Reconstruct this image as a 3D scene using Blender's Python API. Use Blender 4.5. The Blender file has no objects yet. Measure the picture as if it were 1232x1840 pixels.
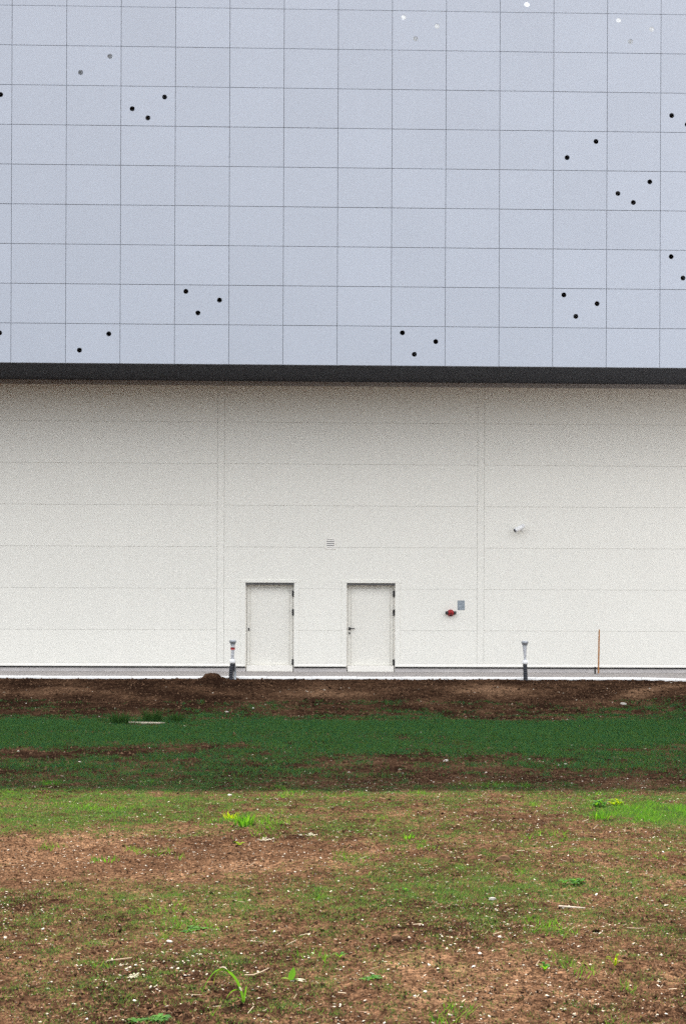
import bpy, math, random
import numpy as np
from mathutils import Vector, Matrix

random.seed(7)
rng = np.random.default_rng(11)
scene = bpy.context.scene
R = math.radians

# ------------------------------------------------------------------ camera
CAM_Y, CAM_Z = -34.4, 1.64
cd = bpy.data.cameras.new('camera')
cam = bpy.data.objects.new('camera', cd)
scene.collection.objects.link(cam)
cd.sensor_fit = 'VERTICAL'
cd.sensor_height = 36.0
cd.lens = 50.22
cd.shift_y = 0.0897
cd.clip_start = 0.1
cd.clip_end = 3000
cam.matrix_world = (Matrix.Translation((0, CAM_Y, CAM_Z)) @ Matrix.Rotation(R(-1.42), 4, 'Z')
                    @ Matrix.Rotation(R(90), 4, 'X') @ Matrix.Rotation(R(0.23), 4, 'Z'))
scene.camera = cam

# ------------------------------------------------------------------ sky, sun, exposure
SUN_EL, SUN_AZ = 46.6, -8.0            # the sun stands behind the building
world = bpy.data.worlds.new('World')
scene.world = world
world.use_nodes = True
wn = world.node_tree
wn.nodes.clear()
wo = wn.nodes.new('ShaderNodeOutputWorld')
wb = wn.nodes.new('ShaderNodeBackground')
sky = wn.nodes.new('ShaderNodeTexSky')
sky.sky_type = 'NISHITA'
sky.sun_disc = False
sky.sun_elevation = R(SUN_EL)
sky.sun_rotation = R(SUN_AZ)
sky.air_density = 1.0
sky.dust_density = 0.6
sky.ozone_density = 1.0
wb.inputs['Strength'].default_value = 0.15
# broken white cloud all round the dome (the shade in the photograph is bright and neutral)
wt = wn.nodes.new('ShaderNodeTexCoord')
cn = wn.nodes.new('ShaderNodeTexNoise'); cn.inputs['Scale'].default_value = 3.2; cn.inputs['Detail'].default_value = 7
wn.links.new(wt.outputs['Generated'], cn.inputs['Vector'])
cr = wn.nodes.new('ShaderNodeMapRange')
cr.inputs['From Min'].default_value = 0.38; cr.inputs['From Max'].default_value = 0.62
cr.inputs['To Min'].default_value = 0.68; cr.inputs['To Max'].default_value = 0.96
wn.links.new(cn.outputs[0], cr.inputs['Value'])
cmx = wn.nodes.new('ShaderNodeMix'); cmx.data_type = 'RGBA'
# cloud brighter overhead than low down, as a cloudy sky is (1 + 2 sin elevation)
sx = wn.nodes.new('ShaderNodeSeparateXYZ'); wn.links.new(wt.outputs['Generated'], sx.inputs[0])
ce = wn.nodes.new('ShaderNodeMath'); ce.operation = 'MULTIPLY_ADD'; ce.use_clamp = False
ce.inputs[1].default_value = 2.0; ce.inputs[2].default_value = 1.0
cm0 = wn.nodes.new('ShaderNodeMath'); cm0.operation = 'MAXIMUM'; cm0.inputs[1].default_value = 0.0
wn.links.new(sx.outputs['Z'], cm0.inputs[0]); wn.links.new(cm0.outputs[0], ce.inputs[0])
cs = wn.nodes.new('ShaderNodeVectorMath'); cs.operation = 'SCALE'; cs.inputs[0].default_value = (2.75, 2.75, 2.8)
wn.links.new(ce.outputs[0], cs.inputs['Scale']); wn.links.new(cs.outputs[0], cmx.inputs['B'])
wn.links.new(cr.outputs[0], cmx.inputs['Factor'])
wn.links.new(sky.outputs[0], cmx.inputs['A'])
wn.links.new(cmx.outputs['Result'], wb.inputs['Color'])
wn.links.new(wb.outputs[0], wo.inputs['Surface'])

sl = bpy.data.lights.new('sun', 'SUN')
sl.energy = 4.6
sl.angle = R(0.8)
sl.color = (1.0, 0.91, 0.77)
sun = bpy.data.objects.new('sun', sl)
scene.collection.objects.link(sun)
to_sun = Vector((math.sin(R(SUN_AZ)) * math.cos(R(SUN_EL)), math.cos(R(SUN_AZ)) * math.cos(R(SUN_EL)), math.sin(R(SUN_EL))))
sun.rotation_euler = to_sun.to_track_quat('Z', 'Y').to_euler()

vs = scene.view_settings
vs.view_transform = 'Standard'
vs.look = 'None'
vs.gamma = 1.0
vs.use_curve_mapping = False
vs.exposure = 1.37
scene.cycles.max_bounces = 8
scene.cycles.use_adaptive_sampling = True
scene.cycles.adaptive_threshold = 0.035
scene.cycles.adaptive_min_samples = 64
scene.cycles.use_denoising = False      # leave the fine grain a film photograph has

# ------------------------------------------------------------------ helpers
def new_mat(name):
    m = bpy.data.materials.new(name)
    m.use_nodes = True
    nt = m.node_tree
    b = nt.nodes['Principled BSDF']
    return m, nt, b

def mat_plain(name, col, rough=0.6, metal=0.0, var=0.06, scale=3.0, fine=0.0, fine_scale=120.0, bump=0.0, bump_scale=60.0, coat_streak=0.0, per_object=0.0):
    """painted or mineral surface: broad and fine tone noise, optional run-off streaks and relief"""
    m, nt, b = new_mat(name)
    N, L = nt.nodes.new, nt.links.new
    b.inputs['Roughness'].default_value = rough
    b.inputs['Metallic'].default_value = metal
    tc = N('ShaderNodeTexCoord')
    geo = N('ShaderNodeNewGeometry')
    fac = None
    def addv(cur, node_out, amp):
        mr = N('ShaderNodeMapRange')
        mr.inputs['From Min'].default_value = 0.25
        mr.inputs['From Max'].default_value = 0.75
        mr.inputs['To Min'].default_value = 1 - amp
        mr.inputs['To Max'].default_value = 1 + amp
        L(node_out, mr.inputs['Value'])
        if cur is None:
            return mr.outputs[0]
        mu = N('ShaderNodeMath'); mu.operation = 'MULTIPLY'
        L(cur, mu.inputs[0]); L(mr.outputs[0], mu.inputs[1])
        return mu.outputs[0]
    n1 = N('ShaderNodeTexNoise'); n1.inputs['Scale'].default_value = scale; n1.inputs['Detail'].default_value = 5
    L(geo.outputs['Position'], n1.inputs['Vector'])
    fac = addv(fac, n1.outputs[0], var)
    if fine:
        n2 = N('ShaderNodeTexNoise'); n2.inputs['Scale'].default_value = fine_scale; n2.inputs['Detail'].default_value = 2
        L(geo.outputs['Position'], n2.inputs['Vector'])
        fac = addv(fac, n2.outputs[0], fine)
    if coat_streak:
        mp = N('ShaderNodeMapping'); mp.inputs['Scale'].default_value = (5.0, 5.0, 0.22)
        L(geo.outputs['Position'], mp.inputs['Vector'])
        n3 = N('ShaderNodeTexNoise'); n3.inputs['Scale'].default_value = 1.0; n3.inputs['Detail'].default_value = 6
        L(mp.outputs[0], n3.inputs['Vector'])
        fac = addv(fac, n3.outputs[0], coat_streak)
    if per_object:
        oi = N('ShaderNodeObjectInfo')
        mr = N('ShaderNodeMapRange'); mr.inputs['To Min'].default_value = 1 - per_object; mr.inputs['To Max'].default_value = 1 + per_object
        L(oi.outputs['Random'], mr.inputs['Value'])
        mu = N('ShaderNodeMath'); mu.operation = 'MULTIPLY'
        L(fac, mu.inputs[0]); L(mr.outputs[0], mu.inputs[1]); fac = mu.outputs[0]
    vm = N('ShaderNodeVectorMath'); vm.operation = 'SCALE'
    vm.inputs[0].default_value = col
    L(fac, vm.inputs['Scale'])
    L(vm.outputs[0], b.inputs['Base Color'])
    if bump:
        nb = N('ShaderNodeTexNoise'); nb.inputs['Scale'].default_value = bump_scale; nb.inputs['Detail'].default_value = 4
        L(geo.outputs['Position'], nb.inputs['Vector'])
        bp = N('ShaderNodeBump'); bp.inputs['Strength'].default_value = bump; bp.inputs['Distance'].default_value = 0.01
        L(nb.outputs[0], bp.inputs['Height']); L(bp.outputs[0], b.inputs['Normal'])
    return m

class MB:
    """collects shapes, builds ONE mesh object"""
    def __init__(self):
        self.v, self.f, self.smooth = [], [], False
    def box(self, x0, x1, y0, y1, z0, z1):
        n = len(self.v)
        self.v += [(x0,y0,z0),(x1,y0,z0),(x1,y1,z0),(x0,y1,z0),(x0,y0,z1),(x1,y0,z1),(x1,y1,z1),(x0,y1,z1)]
        for q in ((0,3,2,1),(4,5,6,7),(0,1,5,4),(1,2,6,5),(2,3,7,6),(3,0,4,7)):
            self.f.append(tuple(n+i for i in q))
        return self
    def bevel_box(self, x0, x1, y0, y1, z0, z1, b):
        """box whose front (-y) edges are chamfered"""
        n = len(self.v)
        self.v += [(x0,y1,z0),(x1,y1,z0),(x1,y1,z1),(x0,y1,z1),
                   (x0,y0+b,z0),(x1,y0+b,z0),(x1,y0+b,z1),(x0,y0+b,z1),
                   (x0+b,y0,z0+b),(x1-b,y0,z0+b),(x1-b,y0,z1-b),(x0+b,y0,z1-b)]
        for q in ((0,3,2,1),(8,9,10,11)):
            self.f.append(tuple(n+i for i in q))
        for i in range(4):
            j = (i+1) % 4
            self.f.append((n+i, n+j, n+4+j, n+4+i))
            self.f.append((n+4+i, n+4+j, n+8+j, n+8+i))
        return self
    def tube(self, pts, rad, seg=12, caps=True, squash=1.0):
        """swept tube through pts with a radius per point"""
        pts = [Vector(p) for p in pts]
        if not hasattr(rad, '__len__'): rad = [rad]*len(pts)
        n0 = len(self.v)
        up = Vector((0,0,1))
        for i, p in enumerate(pts):
            t = (pts[min(i+1, len(pts)-1)] - pts[max(i-1, 0)]).normalized()
            ref = up if abs(t.dot(up)) < 0.95 else Vector((1,0,0))
            a = t.cross(ref).normalized(); b = a.cross(t).normalized()
            for k in range(seg):
                w = 2*math.pi*k/seg
                self.v.append(tuple(p + (a*math.cos(w) + b*math.sin(w)*squash)*rad[i]))
        for i in range(len(pts)-1):
            for k in range(seg):
                k2 = (k+1) % seg
                self.f.append((n0+i*seg+k, n0+i*seg+k2, n0+(i+1)*seg+k2, n0+(i+1)*seg+k))
        if caps:
            self.f.append(tuple(n0+k for k in range(seg)))
            e = n0+(len(pts)-1)*seg
            self.f.append(tuple(e+seg-1-k for k in range(seg)))
        return self
    def ribbon(self, pts, widths, side, curl=0.0):
        """leaf blade: a keeled strip along pts"""
        pts = [Vector(p) for p in pts]; side = Vector(side).normalized()
        n0 = len(self.v)
        for i, p in enumerate(pts):
            t = (pts[min(i+1, len(pts)-1)] - pts[max(i-1, 0)]).normalized()
            nrm = t.cross(side).normalized()
            w = widths[i]*0.5
            self.v += [tuple(p - side*w + nrm*curl*w), tuple(p), tuple(p + side*w + nrm*curl*w)]
        for i in range(len(pts)-1):
            a = n0+i*3
            self.f += [(a, a+1, a+4, a+3), (a+1, a+2, a+5, a+4)]
        return self
    def prism_xz(self, poly, y0, y1):
        """polygon in x,z pushed from y0 (front) to y1"""
        n = len(self.v); k = len(poly)
        self.v += [(x, y0, z) for x, z in poly] + [(x, y1, z) for x, z in poly]
        self.f.append(tuple(n+i for i in range(k)))
        self.f.append(tuple(n+k+i for i in reversed(range(k))))
        for i in range(k):
            j = (i+1) % k
            self.f.append((n+i, n+k+i, n+k+j, n+j))
        return self
    def mesh(self, name, mat):
        me = bpy.data.meshes.new(name)
        me.from_pydata(self.v, [], self.f)
        me.materials.append(mat)
        if self.smooth:
            me.polygons.foreach_set('use_smooth', [True]*len(me.polygons))
        me.update()
        return me
    def build(self, name, mat, parent=None, loc=None):
        return link(name, self.mesh(name, mat), parent, loc)

def link(name, me, parent=None, loc=None):
    o = bpy.data.objects.new(name, me)
    scene.collection.objects.link(o)
    if parent is not None: o.parent = parent
    if loc is not None: o.location = loc
    return o

def tag(o, label=None, cat=None, group=None, kind=None):
    if label: o['label'] = label
    if cat: o['category'] = cat
    if group: o['group'] = group
    if kind: o['kind'] = kind
    return o

def empty(name, loc, label, cat, group=None):
    o = bpy.data.objects.new(name, None)
    o.empty_display_size = 0.2
    scene.collection.objects.link(o)
    o.location = loc
    return tag(o, label, cat, group)

def np_mesh(name, verts, tris, mat, smooth=False):
    """mesh from numpy arrays; tris (n,k)"""
    me = bpy.data.meshes.new(name)
    k = tris.shape[1]
    me.vertices.add(len(verts)); me.vertices.foreach_set('co', verts.astype(np.float32).ravel())
    me.loops.add(tris.size); me.loops.foreach_set('vertex_index', tris.astype(np.int32).ravel())
    me.polygons.add(len(tris)); me.polygons.foreach_set('loop_start', np.arange(0, tris.size, k, dtype=np.int32))
    if smooth: me.polygons.foreach_set('use_smooth', np.ones(len(tris), dtype=bool))
    me.materials.append(mat)
    me.update(calc_edges=True)
    return me

# gradient noise on numpy arrays
_perm = np.random.default_rng(3).permutation(512)
_perm = np.concatenate([_perm, _perm])
def perlin(x, y, seed=0):
    xi = np.floor(x).astype(int); yi = np.floor(y).astype(int)
    xf, yf = x - xi, y - yi
    u = xf*xf*xf*(xf*(xf*6-15)+10); v = yf*yf*yf*(yf*(yf*6-15)+10)
    def g(ix, iy, dx, dy):
        h = _perm[(_perm[(ix+seed*37) % 512] + iy) % 512]
        a = h*(2*math.pi/512)
        return np.cos(a)*dx + np.sin(a)*dy
    n00 = g(xi, yi, xf, yf); n10 = g(xi+1, yi, xf-1, yf)
    n01 = g(xi, yi+1, xf, yf-1); n11 = g(xi+1, yi+1, xf-1, yf-1)
    return ((n00*(1-u)+n10*u)*(1-v) + (n01*(1-u)+n11*u)*v)*1.5
def fbm(x, y, octv=4, seed=0, gain=0.5):
    s, a, t = 0, 1.0, 0
    for k in range(octv):
        s = s + a*perlin(x*2**k, y*2**k, seed+k*5); t += a; a *= gain
    return s/t

# ------------------------------------------------------------------ materials
M = {}
M['clad'] = mat_plain('blue_grey_cladding_paint', (0.474, 0.520, 0.594), rough=0.42, var=0.015, scale=0.6, fine=0.03, fine_scale=70, coat_streak=0.006, per_object=0.022)
M['white_wall'] = mat_plain('cream_white_wall_paint', (0.825, 0.808, 0.735), rough=0.5, var=0.012, scale=0.8, fine=0.03, fine_scale=70, coat_streak=0.010, per_object=0.012)
M['trim'] = mat_plain('white_trim_paint', (0.86, 0.83, 0.76), rough=0.45, var=0.02, fine=0.02)
M['door'] = mat_plain('off_white_door_paint', (0.78, 0.76, 0.69), rough=0.4, var=0.015, scale=2, fine=0.03, fine_scale=70)
M['joint'] = mat_plain('grey_joint_filler', (0.62, 0.6, 0.55), rough=0.9)
M['dark'] = mat_plain('dark_subframe_metal', (0.26, 0.28, 0.31), rough=0.7)
M['backing'] = mat_plain('pale_backing_sheet', (0.78, 0.78, 0.78), rough=0.8)
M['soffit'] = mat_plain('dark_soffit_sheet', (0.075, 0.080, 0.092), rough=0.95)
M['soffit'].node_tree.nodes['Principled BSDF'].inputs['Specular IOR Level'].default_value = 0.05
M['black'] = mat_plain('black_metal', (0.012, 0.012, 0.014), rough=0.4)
M['plinth'] = mat_plain('grey_plinth_render', (0.56, 0.53, 0.51), rough=0.9, var=0.12, scale=2.5, fine=0.12, fine_scale=40, bump=0.3)
M['paving'] = mat_plain('grey_concrete_apron', (0.36, 0.33, 0.31), rough=0.9, var=0.14, scale=1.6, fine=0.14, fine_scale=45, bump=0.3)
M['kerb'] = mat_plain('white_concrete_kerb', (0.93, 0.92, 0.89), rough=0.85, var=0.04, scale=4, fine=0.05, fine_scale=50, bump=0.2)
M['steel'] = mat_plain('grey_galvanised_steel', (0.35, 0.37, 0.39), rough=0.45, metal=0.6, var=0.2, scale=25)
M['red'] = mat_plain('red_enamel', (0.36, 0.018, 0.02), rough=0.35, var=0.1, scale=30)
M['white_plastic'] = mat_plain('white_plastic', (0.85, 0.85, 0.84), rough=0.35)
M['film'] = mat_plain('grey_white_plastic_wrap', (0.52, 0.53, 0.55), rough=0.3, var=0.35, scale=40)
M['conduit'] = mat_plain('black_corrugated_conduit', (0.016, 0.018, 0.026), rough=0.45)
M['stake'] = mat_plain('orange_brown_stake_wood', (0.38, 0.17, 0.055), rough=0.8, var=0.4, scale=30)
M['batten'] = mat_plain('pale_weathered_wood', (0.5, 0.42, 0.33), rough=0.85, var=0.35, scale=30)
M['stone'] = mat_plain('pale_limestone', (0.46, 0.43, 0.38), rough=0.9, var=0.2, scale=40, bump=0.4, bump_scale=120)
M['head_shade'] = mat_plain('dark_grey_head_shade', (0.10, 0.10, 0.10), rough=0.8)
M['top_strip'] = mat_plain('grey_soffit_shade', (0.40, 0.40, 0.40), rough=0.6)
M['roof'] = mat_plain('grey_roof_membrane', (0.3, 0.3, 0.3), rough=0.9)

def leaf_mat(name, c_dark, c_light, transl=0.45, rough=0.5, hue=0.47):
    m, nt, b = new_mat(name)
    N, L = nt.nodes.new, nt.links.new
    geo = N('ShaderNodeNewGeometry')
    rp = N('ShaderNodeValToRGB')
    rp.color_ramp.elements[0].color = (*c_dark, 1); rp.color_ramp.elements[1].color = (*c_light, 1)
    L(geo.outputs['Random Per Island'], rp.inputs['Fac'])
    b.inputs['Roughness'].default_value = max(rough, .75)
    b.inputs['Specular IOR Level'].default_value = 0.15 if transl > 0 else 0.0
    L(rp.outputs[0], b.inputs['Base Color'])
    tr = N('ShaderNodeBsdfTranslucent')
    hs = N('ShaderNodeHueSaturation'); hs.inputs['Hue'].default_value = hue; hs.inputs['Value'].default_value = 1.7; hs.inputs['Saturation'].default_value = 1.1
    L(rp.outputs[0], hs.inputs['Color']); L(hs.outputs[0], tr.inputs['Color'])
    mx = N('ShaderNodeMixShader'); mx.inputs[0].default_value = transl
    L(b.outputs[0], mx.inputs[1]); L(tr.outputs[0], mx.inputs[2])
    L(mx.outputs[0], nt.nodes['Material Output'].inputs['Surface'])
    return m
M['grass'] = leaf_mat('young_grass', (0.008, 0.080, 0.038), (0.040, 0.150, 0.052), 0.5, 0.5, 0.372)
M['weed'] = leaf_mat('fresh_weed_leaf', (0.022, 0.11, 0.014), (0.085, 0.23, 0.03), 0.48)
M['yellow_leaf'] = leaf_mat('yellow_green_leaf', (0.13, 0.24, 0.018), (0.20, 0.30, 0.03), 0.5)
M['dark_weed'] = leaf_mat('dark_green_leaf', (0.02, 0.06, 0.016), (0.04, 0.10, 0.022), 0.35)
M['dry_leaf'] = leaf_mat('pale_dry_leaf', (0.32, 0.31, 0.22), (0.6, 0.57, 0.46), 0.2)
M['straw'] = leaf_mat('pale_straw', (0.30, 0.22, 0.13), (0.62, 0.52, 0.38), 0.2)
M['chip'] = leaf_mat('pale_stone_chips', (0.18, 0.12, 0.07), (0.74, 0.68, 0.57), 0.0, 0.8)
M['clod'] = leaf_mat('soil_crumbs', (0.014, 0.0075, 0.0050), (0.160, 0.094, 0.056), 0.0, 0.95)

def soil_material():
    m, nt, b = new_mat('bare_soil')
    N, L = nt.nodes.new, nt.links.new
    geo = N('ShaderNodeNewGeometry')
    def noise(scale, detail=6, dist=0.0):
        n = N('ShaderNodeTexNoise'); n.inputs['Scale'].default_value = scale; n.inputs['Detail'].default_value = detail
        n.inputs['Distortion'].default_value = dist
        L(geo.outputs['Position'], n.inputs['Vector']); return n
    at = N('ShaderNodeAttribute'); at.attribute_name = 'dryness'
    n2 = noise(11, 8); n3 = noise(75, 4); n4 = noise(28, 5)
    rp = N('ShaderNodeValToRGB'); e = rp.color_ramp.elements
    e[0].position = 0.15; e[0].color = (0.023, 0.0122, 0.0078, 1)
    e[1].position = 0.95; e[1].color = (0.165, 0.096, 0.056, 1)
    mid = e.new(0.5); mid.color = (0.068, 0.0370, 0.0215, 1)
    a1 = N('ShaderNodeMath'); a1.operation = 'MULTIPLY_ADD'; a1.inputs[1].default_value = 0.9; a1.inputs[2].default_value = -0.45
    L(n2.outputs[0], a1.inputs[0])
    a2 = N('ShaderNodeMath'); a2.operation = 'ADD'
    L(a1.outputs[0], a2.inputs[0]); L(at.outputs['Fac'], a2.inputs[1])
    L(a2.outputs[0], rp.inputs['Fac'])
    cur = rp.outputs[0]
    for nn, lo, hi in ((n3, .25, 1.75), (n4, .3, 1.7)):
        mr = N('ShaderNodeMapRange'); mr.inputs['From Min'].default_value = 0.3; mr.inputs['From Max'].default_value = 0.7
        mr.inputs['To Min'].default_value = lo; mr.inputs['To Max'].default_value = hi
        L(nn.outputs[0], mr.inputs['Value'])
        vm = N('ShaderNodeVectorMath'); vm.operation = 'SCALE'
        L(cur, vm.inputs[0]); L(mr.outputs[0], vm.inputs['Scale']); cur = vm.outputs[0]
    L(cur, b.inputs['Base Color'])
    b.inputs['Roughness'].default_value = 0.95
    b.inputs['Specular IOR Level'].default_value = 0.0
    nb = noise(55, 6); bp = N('ShaderNodeBump'); bp.inputs['Strength'].default_value = 0.7; bp.inputs['Distance'].default_value = 0.02
    L(nb.outputs[0], bp.inputs['Height']); L(bp.outputs[0], b.inputs['Normal'])
    return m
M['soil'] = soil_material()

# ------------------------------------------------------------------ ground
KERB_Y = -2.40                 # back of the kerb, front 0.12 further out
ARC_X, ARC_R = 7.1, 1.7        # where the kerb turns towards the field
def kerb_front(x):
    """y of the kerb's front face at x"""
    dx = np.clip(x - ARC_X, 0, ARC_R)
    return -2.52 - (ARC_R - np.sqrt(np.maximum(ARC_R**2 - dx**2, 0)))
PROF_D = [-400, 0, 6, 16, 24, 26.8, 29, 31.88, 34]
PROF_Z = [-.25, -.25, -.27, -.37, -.43, -.45, -.27, -.06, -.06]
def heap_z(x, y):
    e = np.exp(-(((x+2.12)/0.21)**4 + ((y+2.62)/0.24)**2))
    e2 = .5*np.exp(-(((x+1.95)/0.16)**2 + ((y+2.70)/0.2)**2))
    return np.maximum(e, e2)*(0.12 + 0.11*fbm(x*7, y*7, 3, 17))
def ground_z(x, y, detail=True):
    x = np.asarray(x, float); y = np.asarray(y, float)
    d = y - CAM_Y
    z = np.interp(d, PROF_D, PROF_Z)
    z = z + 0.035*fbm(x*0.35, y*0.35, 3, 1)
    # heap of soil spilled over the kerb, pale heap by the kerb bend
    z = z + heap_z(x, y)
    # bank humps, and a low ridge of loose soil by the kerb bend
    z = z + 0.07*fbm(x*1.1, y*1.3, 3, 23)*np.clip((d - 25.5)/2, 0, 1)
    z = z + 0.10*np.exp(-((((x-7.1)*.73-(y+4.8)*.68)/.40)**2 + (((x-7.1)*.68+(y+4.8)*.73)/1.4)**2))
    if detail:
        fade = np.clip(1.3 - d/40, 0.4, 1)
        rough_ = np.clip(.45 + 1.6*fbm(x*.8, y*.6, 2, 13), .15, 1.3)
        z = z + fade*(0.026*fbm(x*3.1, y*3.1, 3, 2) + rough_*(0.034*np.abs(fbm(x*8, y*8, 3, 4)) + 0.016*fbm(x*22, y*22, 2, 6)))
    # the soil rises to meet the kerb that runs towards the viewer beyond the bend
    t = np.clip((x - 6.0)/2.6, 0, 1); t = t*t*(3 - 2*t)
    t = t*np.clip((-2.9 - y)/.8, 0, 1)*np.clip((y + 33)/4, 0, 1)
    rise = -0.07 + 0.03*fbm(x*5, y*5, 3, 19)
    z = z*(1 - t) + rise*t
    z = np.where((x > ARC_X + ARC_R + .02) & (y > -29.9), -.16, z)
    near = np.clip((kerb_front(x) - y)/0.5, 0, 1)         # settle against the kerb
    heap = heap_z(x, y)
    flat = -0.036 + 0.012*fbm(x*6, y*6, 2, 9) + heap
    z = np.where(near < 1, flat*(1-near) + z*near, z)
    behind = y > kerb_front(x) + 0.03
    z = np.where(behind & (heap < 0.03), -0.12, z)
    return z

def grid_axis(core0, core1, steps, far):
    a = [core0]
    while a[-1] < core1: a.append(a[-1] + steps(a[-1]))
    s = steps(core1); hi = [a[-1]]
    while hi[-1] < far: s *= 1.5; hi.append(hi[-1] + s)
    s = steps(core0); lo = [core0]
    while lo[-1] > -far: s *= 1.5; lo.append(lo[-1] - s)
    return np.array(lo[:0:-1] + a + hi[1:])
gx = grid_axis(-9.5, 10.5, lambda v: 0.03 if abs(v) < 4 else 0.045, 900)
gy = grid_axis(CAM_Y + 4.5, -1.9, lambda v: max(0.022, 0.0042*(v - CAM_Y)), 900)
X, Y = np.meshgrid(gx, gy)
Z = ground_z(X, Y)
nx, ny = len(gx), len(gy)
idx = np.arange(nx*ny).reshape(ny, nx)
quads = np.stack([idx[:-1,:-1], idx[:-1,1:], idx[1:,1:], idx[1:,:-1]], -1).reshape(-1, 4)
ground = link('ground', np_mesh('ground', np.stack([X, Y, Z], -1).reshape(-1, 3), quads, M['soil'], True))
def ell(x, y, cx, cy, rx, ry):
    return np.exp(-(((x-cx)/rx)**2 + ((y-cy)/ry)**2))
dry = .42 + .55*fbm(X*.7, Y*.7, 5, 81, .6) + .25*fbm(X*4, Y*4, 3, 85)
dry = dry + .30*ell(X, Y, -1.9, -23.6, 1.5, .7) + .15*ell(X, Y, 1.4, -27.3, 1.2, .9) + .12*ell(X, Y, 2.4, -23.4, 1.0, .8)
dry = dry + .75*ell(X, Y, 3.8, -4.3, .9, .9) + .55*ell(X, Y, .3, -4.6, .9, .9) + .7*ell((X-7.1)*.73-(Y+4.8)*.68, (X-7.1)*.68+(Y+4.8)*.73, 0, 0, .40, 1.5) + .25*ell(X, Y, -5.5, -4.5, 1.6, .6)
dry = dry - .05*np.clip((10.4 - (Y - CAM_Y))/1.5, 0, 1)
dry = dry - .14*((Y > -9) & (Y < -2)) + .25*((Y > -9) & (Y < -2))*fbm(X*.9, Y*1.4, 3, 91) - .12*((Y > -19) & (Y <= -9))
da = ground.data.attributes.new('dryness', 'FLOAT', 'POINT')
da.data.foreach_set('value', np.clip(dry, 0, 1).astype(np.float32).ravel())
tag(ground, 'bare brown soil field sloping down from the kerb of the building', 'ground', kind='structure')

# paved apron between wall and kerb (follows the kerb bend)
xs = [-60] + list(np.linspace(ARC_X, ARC_X+ARC_R, 15))
pm = MB()
outer = [(x, float(kerb_front(x)) + 0.12) for x in xs] + [(ARC_X+ARC_R, -30.0), (60, -30.0)]
poly = outer + [(60, 0.35), (-60, 0.35)]
n = len(poly)
pm.v = [(x, y, 0.0) for x, y in poly] + [(x, y, -0.1) for x, y in poly]
pm.f = [tuple(range(n)), tuple(reversed(range(n, 2*n)))] + [(i, i+n, (i+1) % n + n, (i+1) % n) for i in range(n)]
apron = pm.build('pavement', M['paving'])
tag(apron, 'narrow grey concrete apron along the foot of the white wall', 'pavement', kind='structure')

# kerb: edging stones of 1 m laid end to end
kerb = bpy.data.objects.new('kerb', None); scene.collection.objects.link(kerb)
tag(kerb, 'white concrete kerb edging the apron along the soil bank', 'kerb', kind='structure')
km = MB()
km.v = [(0,-.12,-.3),(.994,-.12,-.3),(.994,0,-.3),(0,0,-.3),(0,-.12,-.010),(.994,-.12,-.010),(.994,0,.012),(0,0,.012),(0,-.108,.012),(.994,-.108,.012)]
km.f = [(0,1,5,4),(4,5,9,8),(8,9,6,7),(2,3,7,6),(0,3,2,1),(0,4,8,7,3),(1,2,6,9,5)]
kme = km.mesh('kerb_stone', M['kerb'])
x = ARC_X - 0.994
k = 0
while x > -22:
    o = link('kerb_stone', kme, kerb, (x, KERB_Y - 0.004 + random.uniform(-.004, .004), random.uniform(-.004, .004)))
    x -= 1.0
na = 7
for i in range(na):
    a0 = (math.pi/2)*i/na; a1 = (math.pi/2)*(i+1)/na - 0.004
    bm_ = MB()
    cx, cy = ARC_X, -2.52 - ARC_R
    sec = [(0, -.3), (0, -.010), (.012, .012), (.12, .012), (.12, -.3)]
    for a in (a0, a1):
        for off, z in sec:
            r_ = ARC_R + off
            bm_.v.append((cx + r_*math.sin(a), cy + r_*math.cos(a), z))
    for j in range(5):
        j2 = (j+1) % 5
        bm_.f.append((j, j2, 5+j2, 5+j))
    bm_.f += [(4,3,2,1,0), (5,6,7,8,9)]
    bm_.build('kerb_stone', M['kerb'], kerb)
sm = MB(); sm.box(ARC_X+ARC_R+.0, ARC_X+ARC_R+.12, -30, -2.52-ARC_R-.006, -.3, .012); sm.build('kerb_stone', M['kerb'], kerb)

# ------------------------------------------------------------------ building
CX0, CW, CZ0, CH = -6.6215, 1.21, 6.985, 0.885
FRONT = -2.4
NR = 12
TOP = CZ0 + NR*CH
bld = empty('industrial_building', (0, 0, 0), 'large hall with blue-grey panel upper storey overhanging a white wall with two doors', 'building')
GAP = 0.011
def clad_mesh(name, holes):
    """sheet panel 30 mm thick, origin at its lower left joint centre, with round holes"""
    import bmesh
    bm = bmesh.new()
    g = GAP/2
    x0, x1, z0, z1 = g, CW-g, g, CH-g
    def loop(pts):
        vs_ = [bm.verts.new((p[0], 0, p[1])) for p in pts]
        return [bm.edges.new((vs_[i], vs_[(i+1) % len(vs_)])) for i in range(len(vs_))]
    ed = loop([(x0,z0),(x1,z0),(x1,z1),(x0,z1)])
    for hx, hz in holes:
        ed += loop([(hx+0.056*math.cos(2*math.pi*k/24), hz+0.056*math.sin(2*math.pi*k/24)) for k in range(24)])
    bmesh.ops.triangle_fill(bm, use_beauty=True, use_dissolve=False, edges=ed, normal=(0,-1,0))
    r = bmesh.ops.extrude_face_region(bm, geom=bm.faces[:])
    bmesh.ops.translate(bm, verts=[v for v in r['geom'] if isinstance(v, bmesh.types.BMVert)], vec=(0, 0.02, 0))
    bmesh.ops.recalc_face_normals(bm, faces=bm.faces[:])
    me = bpy.data.meshes.new(name); bm.to_mesh(me); bm.free()
    me.materials.append(M['clad'])
    return me
HA = [(.25,.74),(1.0,.55),(.52,.26)]
HB = [(.25,.38),(.97,.65),(.60,.18)]
HC = [(.31,.29),(.96,.66)]
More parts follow.
